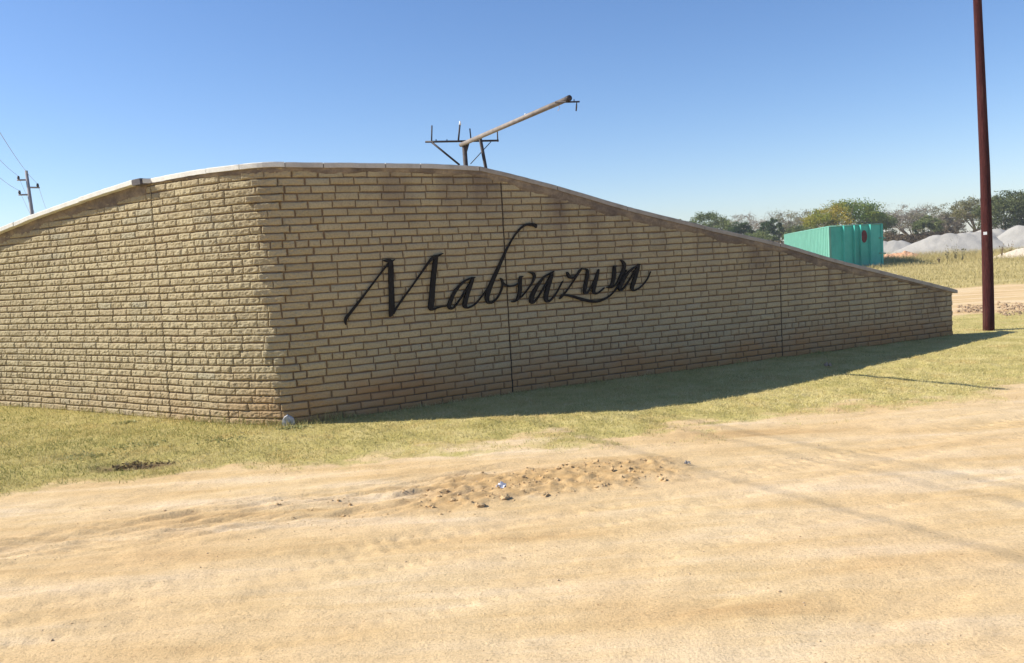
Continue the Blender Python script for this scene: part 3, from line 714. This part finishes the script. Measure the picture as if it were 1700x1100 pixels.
tag(mb.build('marker_stub', simple('pale cement', (.46, .46, .48), .3, 35, .85, .2, 0, .5)), 'small pale grey stub of cement against the corner of the brick wall', 'marker')

# ------------------------------------------------------------------ steel frame with pipe behind the wall
M_STEEL = simple('dark rusty steel', (.055, .045, .045), .4, 14, .65, .4, .3)
M_PIPE = simple('weathered galvanised pipe', (.24, .205, .18), .25, 9, .65, .3, .1)
M_WHT = simple('white porcelain', (.85, .85, .85), .05, 9, .3)
D = 12.0
post_top = at(770.5, 237, D); fr = empty('steel_frame', (post_top.x, D, 0)); tag(fr, 'dark steel frame with a long grey pipe arm rising behind the wall', 'frame')
lean = at(773, 272, D)-post_top; kz = post_top.z/(post_top.z-at(773, 272, D).z)
mb = MB(); mb.tube([post_top, post_top+lean*kz], [.032, .036], 12); mb.build('post', M_STEEL, fr)
mb = MB(); a_, b_, c_ = at(766, 237, D), at(780, 237, D), at(774.5, 257, D)
mb.add([p+Vector((0, q, 0)) for q in (-.045, -.035) for p in (a_, b_, c_)], [(0, 2, 1), (3, 4, 5), (0, 1, 4, 3), (1, 2, 5, 4), (2, 0, 3, 5)]); mb.build('gusset_plate', M_STEEL, fr)
mb = MB(); mb.tube([at(706, 235.2, D+.04), at(828, 233, D+.04)], .014, 8); mb.build('crossbar', M_STEEL, fr)
for (p, q, r, nm) in [((717, 208), (716.5, 236), .010, 'upright_rod'), ((763.5, 206), (761, 233), .012, 'upright_rod'), ((780, 213), (782, 232), .009, 'upright_rod'), ((825.5, 216), (826.5, 235), .009, 'upright_rod'),
                      ((717, 236), (763, 273.5), .014, 'brace'), ((815, 235), (781, 272), .006, 'brace')]:
    mb = MB(); mb.tube([at(*p, D+.04), at(*q, D+.04)], r, 8); mb.build(nm, M_STEEL, fr)
for u in (724, 742):
    mb = MB(); mb.tube([at(u, 235.5, D+.04), at(u, 231, D+.04)], .008, 6); mb.build('bolt', M_STEEL, fr)
a0 = at(797, 228, D-.1); a1 = at(806, 276, D+.1); dd = a1-a0; mb = MB(); mb.tube([a0, a0+dd*(a0.z/(a0.z-a1.z))], .024, 8); mb.build('leg', M_STEEL, fr)
mb = MB(); mb.tube([at(763.5, 206, D+.04)+Vector((0, 0, -.01)), at(763.8, 201, D+.04)], [.016, .01], 8); mb.build('insulator', M_WHT, fr)
tip = at(944, 163, 9.5); but = at(768, 239, 11.97); dv = (tip-but).normalized()
mb = MB(); mb.tube([but-dv*.06, tip], .029, 16); arm = mb.build('pipe_arm', M_PIPE, fr)
mb = MB(); mb.tube([tip-dv*.035, tip+dv*.02], .0325, 16); mb.build('pipe_cap', M_STEEL, arm)
mb = MB(); mb.tube([at(922, 169.5, 9.6), at(962, 168.5, 9.45)], .009, 8); mb.tube([at(953, 164.5, 9.5), at(953, 169, 9.5)], .006, 6); mb.build('tip_bracket', M_STEEL, arm)
mb = MB(); mb.tube([at(957.5, 169, 9.47), at(957, 176, 9.47), at(956.5, 184, 9.47)], [.004, .010, .008], 6); mb.build('hanging_hook', M_STEEL, arm)
mb = MB(); mb.tube([at(872, 191, 10.5), at(872, 188, 10.5)], .01, 6); mb.build('lug', M_WHT, arm)
mb = MB(); mb.tube([at(926, 172, 9.72), at(929, 178, 9.72), at(926, 184, 9.72)], .003, 5); mb.build('loose_string', simple('faded string', (.55, .42, .36), .2), arm)

# ------------------------------------------------------------------ red-brown pole
def pole_mat():
    t = NT('creosoted timber', .85, .12); n = t.noise(6, 6, .7, t.map((6, 6, .35))); n2 = t.noise(50, 5, .6, t.map((3, 3, .3)))
    c = t.ramp(n, [(.3, (.035, .010, .010)), (.5, (.06, .016, .015)), (.7, (.095, .028, .024))])
    c = t.mix(c, t.ramp(n2, [(.3, .45), (.7, 1.35)]), .9, 'MULTIPLY'); c = t.mix(c, (.16, .09, .065), t.ramp(t.noise(2.2, 6, .7, t.map((5, 5, .5))), [(.58, 0), (.75, .5)])); t.color(c); t.bump(n2, .8, .012); return t.m
bx_, by_ = gp(1641.5, 549); pl = empty('timber_pole', (bx_, by_, 0)); tag(pl, 'tall red brown timber pole standing on the lawn right of the wall end', 'pole')
mb = MB(); P = []; Rr = []
for k in range(24):
    v = 548-k*30; u = np.interp(v, [-200, 0, 120, 200, 280, 387, 470, 548], [1615.5, 1622.6, 1628, 1631.5, 1635.2, 1638.2, 1640.3, 1641.5])
    q = at(float(u), v, by_); P.append(Vector((q.x, by_, q.z))); Rr.append(.0925-.0015*k)
P[0].z = -.35
mb.tube(P, Rr, 24); mb.build('pole_shaft', pole_mat(), pl)
mb = MB(); q = at(1635.0, 387, by_-.09); mb.box(q+Vector((-.0, -.01, 0)), (.055, .004, .05), Matrix.Rotation(-.35, 3, 'Z')); mb.build('tag_plate', M_WHT, pl)

# ------------------------------------------------------------------ power line
WD_ = Vector((-.44, .898, 0)).normalized()
PY = 46.0
ptop = at(43.5, 283, PY); pbot = at(54, 360, PY); dl = pbot-ptop; g0 = ptop+dl*(ptop.z/(ptop.z-pbot.z))
M_CONC = simple('grey concrete pole', (.27, .25, .26), .15, 5, .85)
up = empty('utility_pole', (g0.x, PY, 0)); tag(up, 'distant grey power pole with three short arms at the far left', 'utility pole')
mb = MB(); mb.tube([ptop, g0], [.075, .14], 10); mb.build('pole_shaft', M_CONC, up)
ins = []
for (ua, ub, v, ui, vi) in [(45, 28.5, 298.3, 30.5, 294), (47.5, 65.5, 310.8, 62.5, 306.5), (47.5, 31, 322.8, 32.3, 318.2)]:
    mb = MB(); mb.tube([at(ua, v, PY), at(ub, v+.3, PY)], .045, 8); a_ = mb.build('cross_arm', M_CONC, up)
    mb = MB(); q = at(ui, vi, PY); mb.tube([q+Vector((0, 0, -.16)), q+Vector((0, 0, -.05)), q+Vector((0, 0, .07))], [.03, .07, .05], 8); mb.build('insulator', M_STEEL, a_)
    ins.append(q+Vector((0, 0, .07)))
M_WIRE = simple('aluminium conductor', (.30, .29, .29), .1, 5, .5)
LBW = ['thin overhead wire on the upper left arm of the distant power pole', 'thin overhead wire on the right arm of the distant power pole', 'thin overhead wire on the lower left arm of the distant power pole']
for q, lb in zip(ins, LBW):
    mb = MB(); P = []
    for k in range(-45, 31):
        t_ = k/30.0; d = t_*62; m_ = t_ % 1.0; sag = -1.1*4*m_*(1-m_)
        P.append(q + WD_*d + Vector((0, 0, sag)))
    mb.tube(P, .008, 6); tag(mb.build('power_line', M_WIRE), lb, 'wire', 'overhead wires of the power line')

# ------------------------------------------------------------------ green container
def rd(u, v, r): a, t = ray(u, v); return Vector((math.sin(a)*r, math.cos(a)*r, 0))
HC = 2.62
def topr(u, v): a, t = ray(u, v); return (HC-CAMH)/t
PA = rd(1377, 378.3, 55.5); PB = rd(1463.5, 374.3, 57.6); PC = rd(1303, 391.3, 84)
ct_ = NT('green painted steel', .55, .4); nA = ct_.noise(1.2, 6, .65, ct_.map((1, 1, .5))); nB = ct_.noise(9, 5, .6)
cc = ct_.ramp(nA, [(.3, (.035, .33, .27)), (.5, (.05, .41, .34)), (.7, (.08, .48, .40))]); cc = ct_.mix(cc, (.22, .17, .11), ct_.ramp(nB, [(.64, 0), (.8, .35)])); M_GRN = ct_.color(cc)
M_GRL = simple('sunlit green paint', (.14, .345, .275), .1, 1.5, .8, .15)  # paler copy of the container green, with the sunlit look put into its colour
cn = empty('cargo_container', PA); tag(cn, 'long green steel container with ribbed end standing beyond the wall', 'container')
def panel(name, p, q, h0, h1, out, ribs, depth, mat):
    # corrugated / ribbed upright sheet from p to q
    L = (q-p).length; d = (q-p).normalized(); prof = [(0, 0)]
    for c_, w_ in ribs: prof += [(c_-w_/2-.02, 0), (c_-w_/2, depth), (c_+w_/2, depth), (c_+w_/2+.02, 0)]
    prof.append((L, 0)); mb = MB(); vs = []
    for x_, o_ in prof:
        for z_ in (h0, h1): vs.append(p+d*x_+out*o_+Vector((0, 0, z_)))
    mb.add(vs, [(2*i, 2*i+2, 2*i+3, 2*i+1) for i in range(len(prof)-1)]); return mb.build(name, mat, cn)
dE = (PB-PA).normalized(); oE = Vector((dE.y, -dE.x, 0)); dS = (PC-PA).normalized(); oS = Vector((-dS.y, dS.x, 0))
if oE.dot(-PA) < 0: oE = -oE
if oS.x > 0: oS = -oS
LE = (PB-PA).length; LSd = (PC-PA).length; PD = PB+PC-PA
mb = MB(); bx4 = [PA, PB, PD, PC]
mb.add([p+Vector((0, 0, z)) for z in (.12, HC-.04) for p in bx4], [(0, 3, 2, 1), (4, 5, 6, 7), (1, 2, 6, 5), (2, 3, 7, 6)]); mb.build('shell', M_GRN, cn)
panel('end_wall', PA, PB, .1, HC, oE, [(LE*.245, .035), (LE*.445, .035), (LE*.565, .035), (LE*.75, .035)], .20, M_GRN)
nr = 38; panel('side_wall', PA, PC, .1, HC, oS, [((i+.5)*LSd/nr, LSd/nr*.4) for i in range(nr)], .05, M_GRL)
for (p, q, z, r) in [(PA, PB, HC, .05), (PA, PC, HC, .05), (PB, PD, HC, .05), (PA, PB, .12, .07), (PA, PC, .12, .07)]:
    mb = MB(); mb.tube([p+Vector((0, 0, z)), q+Vector((0, 0, z))], r, 6); mb.build('frame_rail', M_GRL, cn)
for p in (PA, PB, PC):
    mb = MB(); mb.box(p+Vector((0, 0, HC/2)), (.12, .12, HC)); mb.build('corner_post', M_GRL if p is not PB else M_GRN, cn)
M_RED = simple('dull red paint', (.13, .02, .018), .3, 6)
q = PA+dE*(LE*.655)+oE*.03; Mz = Matrix.Rotation(math.atan2(dE.y, dE.x), 3, 'Z')
mb = MB(); vs = [q+dE*(math.cos(a_)*.2)+Vector((0, 0, 1.92+math.sin(a_)*.38)) for a_ in np.linspace(0, 2*math.pi, 20, endpoint=False)]
mb.add(vs+[v-oE*.01 for v in vs], [tuple(range(20))]+[(i, (i+1) % 20, 20+(i+1) % 20, 20+i) for i in range(20)]); mb.build('red_patch', M_RED, cn)
for z_ in (1.78, .85):
    mb = MB(); mb.tube([PB+oE*.03-dE*.2+Vector((0, 0, z_)), PB+oE*.03+dE*.22+Vector((0, 0, z_-.03))], .045, 6); mb.build('lashing_hook', M_GRL, cn)
for i_ in range(4): 
    q = PA.lerp(PB, .1+.28*i_)+Vector((0, 0, HC)); mb = MB(); mb.tube([q, q+Vector((0, 0, .16))], .018, 5); mb.build('rim_stud', M_STEEL, cn)
mb = MB(); mb.tube([PA.lerp(PB, .08)+Vector((0, .3, HC+.16)), PA.lerp(PB, .96)+Vector((0, .3, HC+.14))], .012, 5); mb.build('rim_rail', M_STEEL, cn)

# ------------------------------------------------------------------ gravel heaps
def heap(name, u, vb, r, wid, H, mat, lb, cat, seed, peaks=((0, 0, 1),), rough=.05, dep=1.0):
    a, t = ray(u, vb); cxx, cyy = math.sin(a)*r, math.cos(a)*r
    n = 90; g = np.linspace(-1.25, 1.25, n); X, Y = np.meshgrid(g*wid, g*wid*dep)
    Z = np.full(X.shape, -1.0)
    for (px, py, ph) in peaks:
        rr_ = np.hypot(X-px*wid, (Y-py*wid)/dep)/(wid*(.55+.45*ph)); Z = np.maximum(Z, H*ph*(1.06-np.sqrt(rr_**2+.012))*(1)-0)
    Z = Z+(fbm(X*.7, Y*.7, 4, seed)-.5)*H*.16*np.clip(Z/H+.3, 0, 1)+(fbm(X*7, Y*7, 3, seed+3)-.5)*rough
    Z = np.maximum(Z, -.3)
    V = np.stack([X, Y, Z], -1).reshape(-1, 3); i = np.arange(n*n).reshape(n, n)
    F = np.stack([i[:-1, :-1], i[:-1, 1:], i[1:, 1:], i[1:, :-1]], -1).reshape(-1, 4)
    F = F[Z[:-1, :-1].ravel() > -.29]
    o = put(name, np_mesh(name, V, F, True), mat); o.location = (cxx, cyy, 0); o.rotation_euler = (0, 0, -a); tag(o, lb, cat, 'gravel heaps beyond the veld' if 'gravel' in name else None); return o
gm_ = NT('crushed grey gravel', .95, .1); gA = gm_.noise(.8, 6, .6); gB = gm_.noise(14, 5, .7)
gc = gm_.ramp(gA, [(.3, (.35, .33, .295)), (.7, (.42, .395, .355))]); gc = gm_.mix(gc, gm_.ramp(gB, [(.3, .75), (.7, 1.12)]), .7, 'MULTIPLY'); gm_.bump(gB, .5, .08); M_GRAV = gm_.color(gc)
M_ORG = soil_mat('orange rubble', (.45, .22, .12), (.68, .42, .27))
M_SAND = soil_mat('pale sand', (.52, .43, .33), (.66, .57, .45))
heap('gravel_heap', 1577, 420, 83, 4.4, 2.0, M_GRAV, 'large grey gravel heap left of the red brown pole', 'gravel heap', 1, ((-.22, 0, .95), (0, 0, 1), (.22, .05, 1), (.45, .1, .96)), .05, .8)
heap('gravel_heap', 1644, 420, 87, 4.2, 2.12, M_GRAV, 'grey gravel heap directly behind the red brown pole', 'gravel heap', 2, ((-.4, 0, .97), (-.15, 0, 1), (.15, .1, 1), (.35, .1, .95)), .05, .8)
heap('gravel_heap', 1716, 420, 84, 4.0, 2.3, M_GRAV, 'grey gravel heap cut by the right edge of the view', 'gravel heap', 5, ((-.25, 0, .97), (0, 0, 1), (.3, 0, .98)), .05, .8)
heap('gravel_heap', 1482, 410, 92, 3.1, 1.62, M_GRAV, 'low grey gravel heap just right of the green container', 'gravel heap', 6, ((-.25, 0, .97), (0, 0, 1), (.2, 0, .93)), .05, .8)
heap('rubble_heap', 1491, 422, 76, 1.7, .62, M_ORG, 'low orange rubble heap between container and gravel', 'rubble heap', 7, ((-.3, 0, .8), (.3, 0, 1)), .22, .7)
heap('sand_heap', 1694, 428, 66, 2.0, .62, M_SAND, 'low pale sand heap right of the pole in front of the gravel', 'sand heap', 8, ((.1, 0, 1),), .1, .7)

# ------------------------------------------------------------------ trees
def tree(name, u, vtop, r, wpx, lb, stops_, dens=1.0, bark=(.24, .20, .16), flat=.6, leaf=.26, cb=.35, seed=0, limbs=6, twig=0, base_z=-.1, grp='trees on the horizon', hue=None):
    rr = np.random.default_rng(seed+100); a, t = ray(u, vtop); H = CAMH+t*r; W = wpx/F_PX*r*math.cos(a)/2*1.12
    o = empty(name, (math.sin(a)*r, math.cos(a)*r, 0)); tag(o, lb, 'tree' if 'bush' not in name else 'bush', grp)
    mb = MB(); tk = H*.022+.05; fork = Vector((rr.normal(0, .1)*W, 0, H*cb*.6))
    mb.tube([(0, 0, -.3), fork*.5+Vector((rr.normal(0, .1), 0, 0)), fork], [tk*1.3, tk, tk*.9], 7)
    ends = []
    for i in range(limbs):
        th = 2*math.pi*(i+rr.uniform(-.3, .3))/limbs; rad = W*rr.uniform(.4, .9)
        e = Vector((math.cos(th)*rad, math.sin(th)*rad, H*(cb+(1-cb)*rr.uniform(.45, .85)*(1-.25*rad/W))))
        mid = fork.lerp(e, .5)+Vector((0, 0, -.04*H*rr.uniform(0, 1)))
        mb.tube([fork, mid, e], [tk*.6, tk*.38, tk*.15], 5); 
        for j in range(3 + (4 if twig else 0)):
            b = mid.lerp(e, rr.uniform(0, .8)); q = b+Vector((rr.normal(0, 1), rr.normal(0, 1), abs(rr.normal(0, .6))))*W*.28
            mb.tube([b, b.lerp(q, .5)+Vector((0, 0, .1)), q], [tk*.2, tk*.13, tk*.05], 4, False); ends.append(q)
        ends.append(e)
    if twig:
        for i in range(twig):
            b = ends[rr.integers(len(ends))]; d = Vector((rr.normal(0, 1), rr.normal(0, 1), rr.normal(.45, .6)))*W*.16
            mb.tube([b, b+d*.6, b+d+Vector((0, 0, .12))], [.035, .025, .012], 3, False)
    mb.build('trunk', simple('bark', bark, .25, 2), o, True)
    nc = int(85*dens)+16; cen = []
    for i in range(nc):
        th = rr.uniform(0, 6.283); q = rr.uniform(0, 1)**.5; ph = rr.uniform(-.25, 1)
        zc = H*(cb+(1-cb)*.5); hz = H*(1-cb)*.5
        top_ = math.sqrt(max(0, 1-q*q*.92)); zz = zc+hz*(top_*(rr.uniform(.0, .92)**.6)*1.0*(1 if rr.random() < .75 else -.8))
        lobe = .82+.3*vn(np.array([th*1.3]), np.array([seed*3.1]), 4)[0]
        cen.append((math.cos(th)*q*W*lobe, math.sin(th)*q*W*lobe, zz*(.93+.09*rr.random())))
    if twig: cen = [tuple(e*1.0) for e in ends][:nc] + cen[:nc//3]
    cen = np.array(cen); k = int(120*(1 if not twig else .75))
    cr_ = rr.uniform(.5, 1.15, len(cen))*W*.19
    P = np.repeat(cen, k, 0)+rr.normal(0, 1, (len(cen)*k, 3))*np.repeat(cr_, k)[:, None]*np.array([.62, .62, .36])
    P[:, 2] = np.minimum(P[:, 2], H*1.01)
    P = P[P[:, 2] > H*cb*.55]; n = len(P)
    e1 = rr.normal(0, 1, (n, 3)); e1 /= np.linalg.norm(e1, axis=1)[:, None]; e2 = np.cross(e1, rr.normal(0, 1, (n, 3))); e2 /= np.linalg.norm(e2, axis=1)[:, None]
    s_ = leaf*.8*rr.uniform(.45, 1.1, n)[:, None]
    V = np.stack([P-e1*s_*.5, P+e2*s_*.28, P+e1*s_*.5, P-e2*s_*.28], 1).reshape(-1, 3); F = np.arange(4*n).reshape(-1, 4)
    cv = np.clip(rr.normal(.5, .16, n)+.55*(vn(P[:, 0]*.5+seed, P[:, 2]*.6, 3)-.5), 0, 1)
    if hue is not None: cv = np.clip(cv*.5+hue(P[:, 0]/W, P[:, 2]/H), 0, 1)
    put('crown', np_mesh('crown', V, F, False, {'rnd': np.repeat(cv, 4)}), leafmat('foliage', stops_, .75, .3), o, True)
    return o
DK = [(0, (.035, .06, .025)), (.5, (.07, .11, .04)), (1, (.14, .18, .07))]
GG = [(0, (.07, .10, .035)), (.5, (.15, .185, .065)), (1, (.26, .28, .11))]
BR = [(0, (.15, .125, .09)), (.5, (.26, .22, .165)), (1, (.37, .32, .23))]
TN = [(0, (.12, .12, .07)), (.5, (.23, .22, .13)), (1, (.36, .33, .2))]
YG = [(0, (.04, .08, .018)), (.35, (.13, .20, .035)), (.65, (.27, .27, .035)), (1, (.50, .33, .05))]
tree('shrub_tree', 1172, 351, 120, 75, 'grey green tree whose crown starts just above the wall slope', GG, 1.0, flat=.5, leaf=.3, cb=.1, seed=1)
tree('bare_tree', 1228, 350, 135, 92, 'brown leafless dome shaped tree above the wall slope', BR, .8, leaf=.22, cb=.25, seed=2, limbs=9, twig=260)
tree('leafy_bush', 1228, 366, 108, 42, 'dark green bush in front of the brown dome shaped tree', DK, .8, leaf=.26, cb=.05, seed=3)
tree('leafy_bush', 1279, 358, 112, 36, 'narrow dark green bush tree left of the grey speckled tree', DK, .8, leaf=.26, cb=.08, seed=4)
tree('bare_tree', 1317, 342, 130, 72, 'sparse grey speckled tree between narrow bush and yellow tree', TN, .7, leaf=.24, cb=.35, seed=5, limbs=8, twig=200)
tree('leafy_bush', 1256, 383, 104, 60, 'low olive bush right above the wall between two dark bushes', GG, .7, leaf=.24, cb=.05, seed=16)
tree('leafy_bush', 1322, 372, 112, 70, 'low olive green bush behind the far end of the container', GG, .8, leaf=.24, cb=.05, seed=17)
tree('leafy_tree', 1404, 331, 115, 112, 'dense green tree turning yellow on its left side behind the container', YG, 1.5, leaf=.3, cb=.2, seed=6,
     hue=lambda x_, z_: np.where(x_ < -.15, .42, .17)+.1*np.sin(x_*9+z_*7))
tree('leafy_tree', 1365, 345, 118, 52, 'yellowing smaller tree at the left shoulder of the dense green tree', YG, .9, leaf=.28, cb=.15, seed=18, hue=lambda x_, z_: .36+0*x_)
tree('leafy_tree', 1452, 352, 122, 62, 'olive tree right of the dense green tree above the container end', GG, .9, leaf=.28, cb=.15, seed=7)
tree('bare_tree', 1503, 334, 128, 86, 'tall grey leafless tree right of the container', BR, .55, leaf=.2, cb=.3, seed=8, limbs=10, twig=300)
tree('sparse_tree', 1553, 336, 124, 78, 'thin brown green tree between the leafless tree and the wide crowned one', TN, .8, leaf=.25, cb=.3, seed=9, limbs=9, twig=160)
tree('leafy_bush', 1541, 356, 118, 38, 'small green tree in front of the thin brown green tree', GG, .7, leaf=.26, cb=.1, seed=10)
tree('sparse_tree', 1580, 348, 122, 40, 'greyish spindly tree just left of the wide crowned tree', BR, .5, leaf=.22, cb=.25, seed=19, limbs=7, twig=160)
tree('spreading_tree', 1622, 325, 118, 76, 'wide flat crowned olive tree behind the red brown pole', [(0, (.06, .065, .03)), (.5, (.15, .145, .06)), (1, (.27, .24, .1))], 1.0, leaf=.26, cb=.5, seed=11, limbs=8, twig=60)
tree('spreading_tree', 1678, 316, 112, 96, 'large dark green tree at the right edge of the view', [(0, (.035, .05, .02)), (.5, (.08, .105, .038)), (1, (.18, .19, .075))], 1.7, leaf=.3, cb=.22, seed=12, limbs=8)
tree('leafy_tree', 1738, 322, 114, 90, 'dark green tree mostly cut off by the right edge of the view', GG, 1.2, leaf=.3, cb=.2, seed=13)
tree('leafy_bush', 1129, 359, 116, 34, 'faint olive bush top peeping over the wall slope, leftmost of the trees', GG, .6, leaf=.24, cb=.1, seed=14)
# tangled undergrowth as one mass
N = 26000; u_ = rng.uniform(1236, 1760, N); r_ = rng.uniform(98, 112, N)
az = np.arctan((u_-850)/F_PX); x = np.sin(az)*r_; y = np.cos(az)*r_
hh = (1.1+1.7*fbm(x*.25, y*.1, 3, 77)); z = rng.uniform(0, 1, N)**.8*hh
P = np.stack([x, y, z], 1); e1 = rng.normal(0, 1, (N, 3)); e1 /= np.linalg.norm(e1, axis=1)[:, None]; e2 = np.cross(e1, rng.normal(0, 1, (N, 3))); e2 /= np.linalg.norm(e2, axis=1)[:, None]
s_ = .3*rng.uniform(.5, 1.2, N)[:, None]
V = np.stack([P-e1*s_*.6, P+e2*s_*.25, P+e1*s_*.6, P-e2*s_*.25], 1).reshape(-1, 3)
cv = np.clip(rng.normal(.4, .15, N)+.8*(fbm(x*.2, y*.1, 3, 78)-.5), 0, 1)
tag(put('undergrowth', np_mesh('undergrowth', V, np.arange(4*N).reshape(-1, 4), False, {'rnd': np.repeat(cv, 4)}), leafmat('brush', [(0, (.04, .03, .02)), (.4, (.1, .075, .045)), (.7, (.16, .12, .07)), (1, (.13, .15, .05))])),
    'dark brown thicket along the foot of the trees', 'undergrowth', None, 'stuff')

# weeds by heaps and container
WEEDS = [(1573, 424, 62, 1.3, 'tall dark weed in front of the large gravel heap, left one of the tallest pair'), (1586, 424, 62, 1.7, 'tallest dark weed in front of the large gravel heap'),
         (1597, 425, 60, 1.1, 'dark weed on the right of the tallest one'), (1559, 425, 60, .45, 'short thin weed left of the tall weeds by the gravel'),
         (1663, 421, 64, 1.2, 'reddish thin weed right of the pole before the gravel'), (1678, 420, 68, 1.5, 'tall reddish weed nearest the right edge before the gravel'),
         (1313, 428, 46, 1.1, 'dark weed by the sunlit container side, left one'), (1330, 428, 45, 1.2, 'tan dry weed by the sunlit container side')]
for (u, v, r, h_, lb) in WEEDS:
    a, t = ray(u, v); 
    tuft('veld_weed', math.sin(a)*r, math.cos(a)*r, 11, h_, .03, M_DRYW if 'dark' in lb else M_DEAD, lb, 'weed', .016, .3, 'tall weeds on the veld', 6)
for i_, (u, v) in enumerate([(1474, 432), (1486, 433), (1499, 434), (1512, 434)]):
    x_, y_ = gp(u, v+3)
    tuft('grass_clump', x_, y_, 160, .62, .32, M_STRAW, ['clump of tall dry grass touching the right foot of the container', 'second dry grass clump right of the container', 'third dry grass clump right of the container', 'dry grass clump farthest right of the container below the rubble'][i_], 'grass clump', .03, .5, 'dry grass clumps beside the container', 0, 'stuff')
# dug soil by the track
for (u0, u1, v0, v1, n_, lb, nm) in [(1588, 1632, 506, 519, 60, 'dark clods of dug earth on the track just right of the wall end', 'dug_earth'), (1656, 1705, 502, 524, 90, 'dark clods of dug earth on the track right of the pole', 'dug_earth')]:
    pts = [gp(rng.uniform(u0, u1), rng.uniform(v0, v1)) for _ in range(n_*4)]
    tag(lumps(nm, [p[0] for p in pts], [p[1] for p in pts], rng.gamma(2, .0065, n_*4)+.004, simple('dug earth', (.33, .23, .14), .35, 5)), lb, 'earth', None, 'stuff')

# ------------------------------------------------------------------ dry season haze
hz = bpy.data.materials.new('haze'); hz.use_nodes = True; hn = hz.node_tree.nodes
hn.remove(hn['Principled BSDF']); pv = hn.new('ShaderNodeVolumePrincipled'); pv.inputs['Color'].default_value = (.86, .90, .97, 1); pv.inputs['Density'].default_value = .0006
hz.node_tree.links.new(pv.outputs[0], hn['Material Output'].inputs['Volume'])
mb = MB(); mb.box((0, 50, 4.6), (700, 700, 11.4)); tag(mb.build('haze', hz), 'thin dusty haze over the veld', 'haze', None, 'stuff')
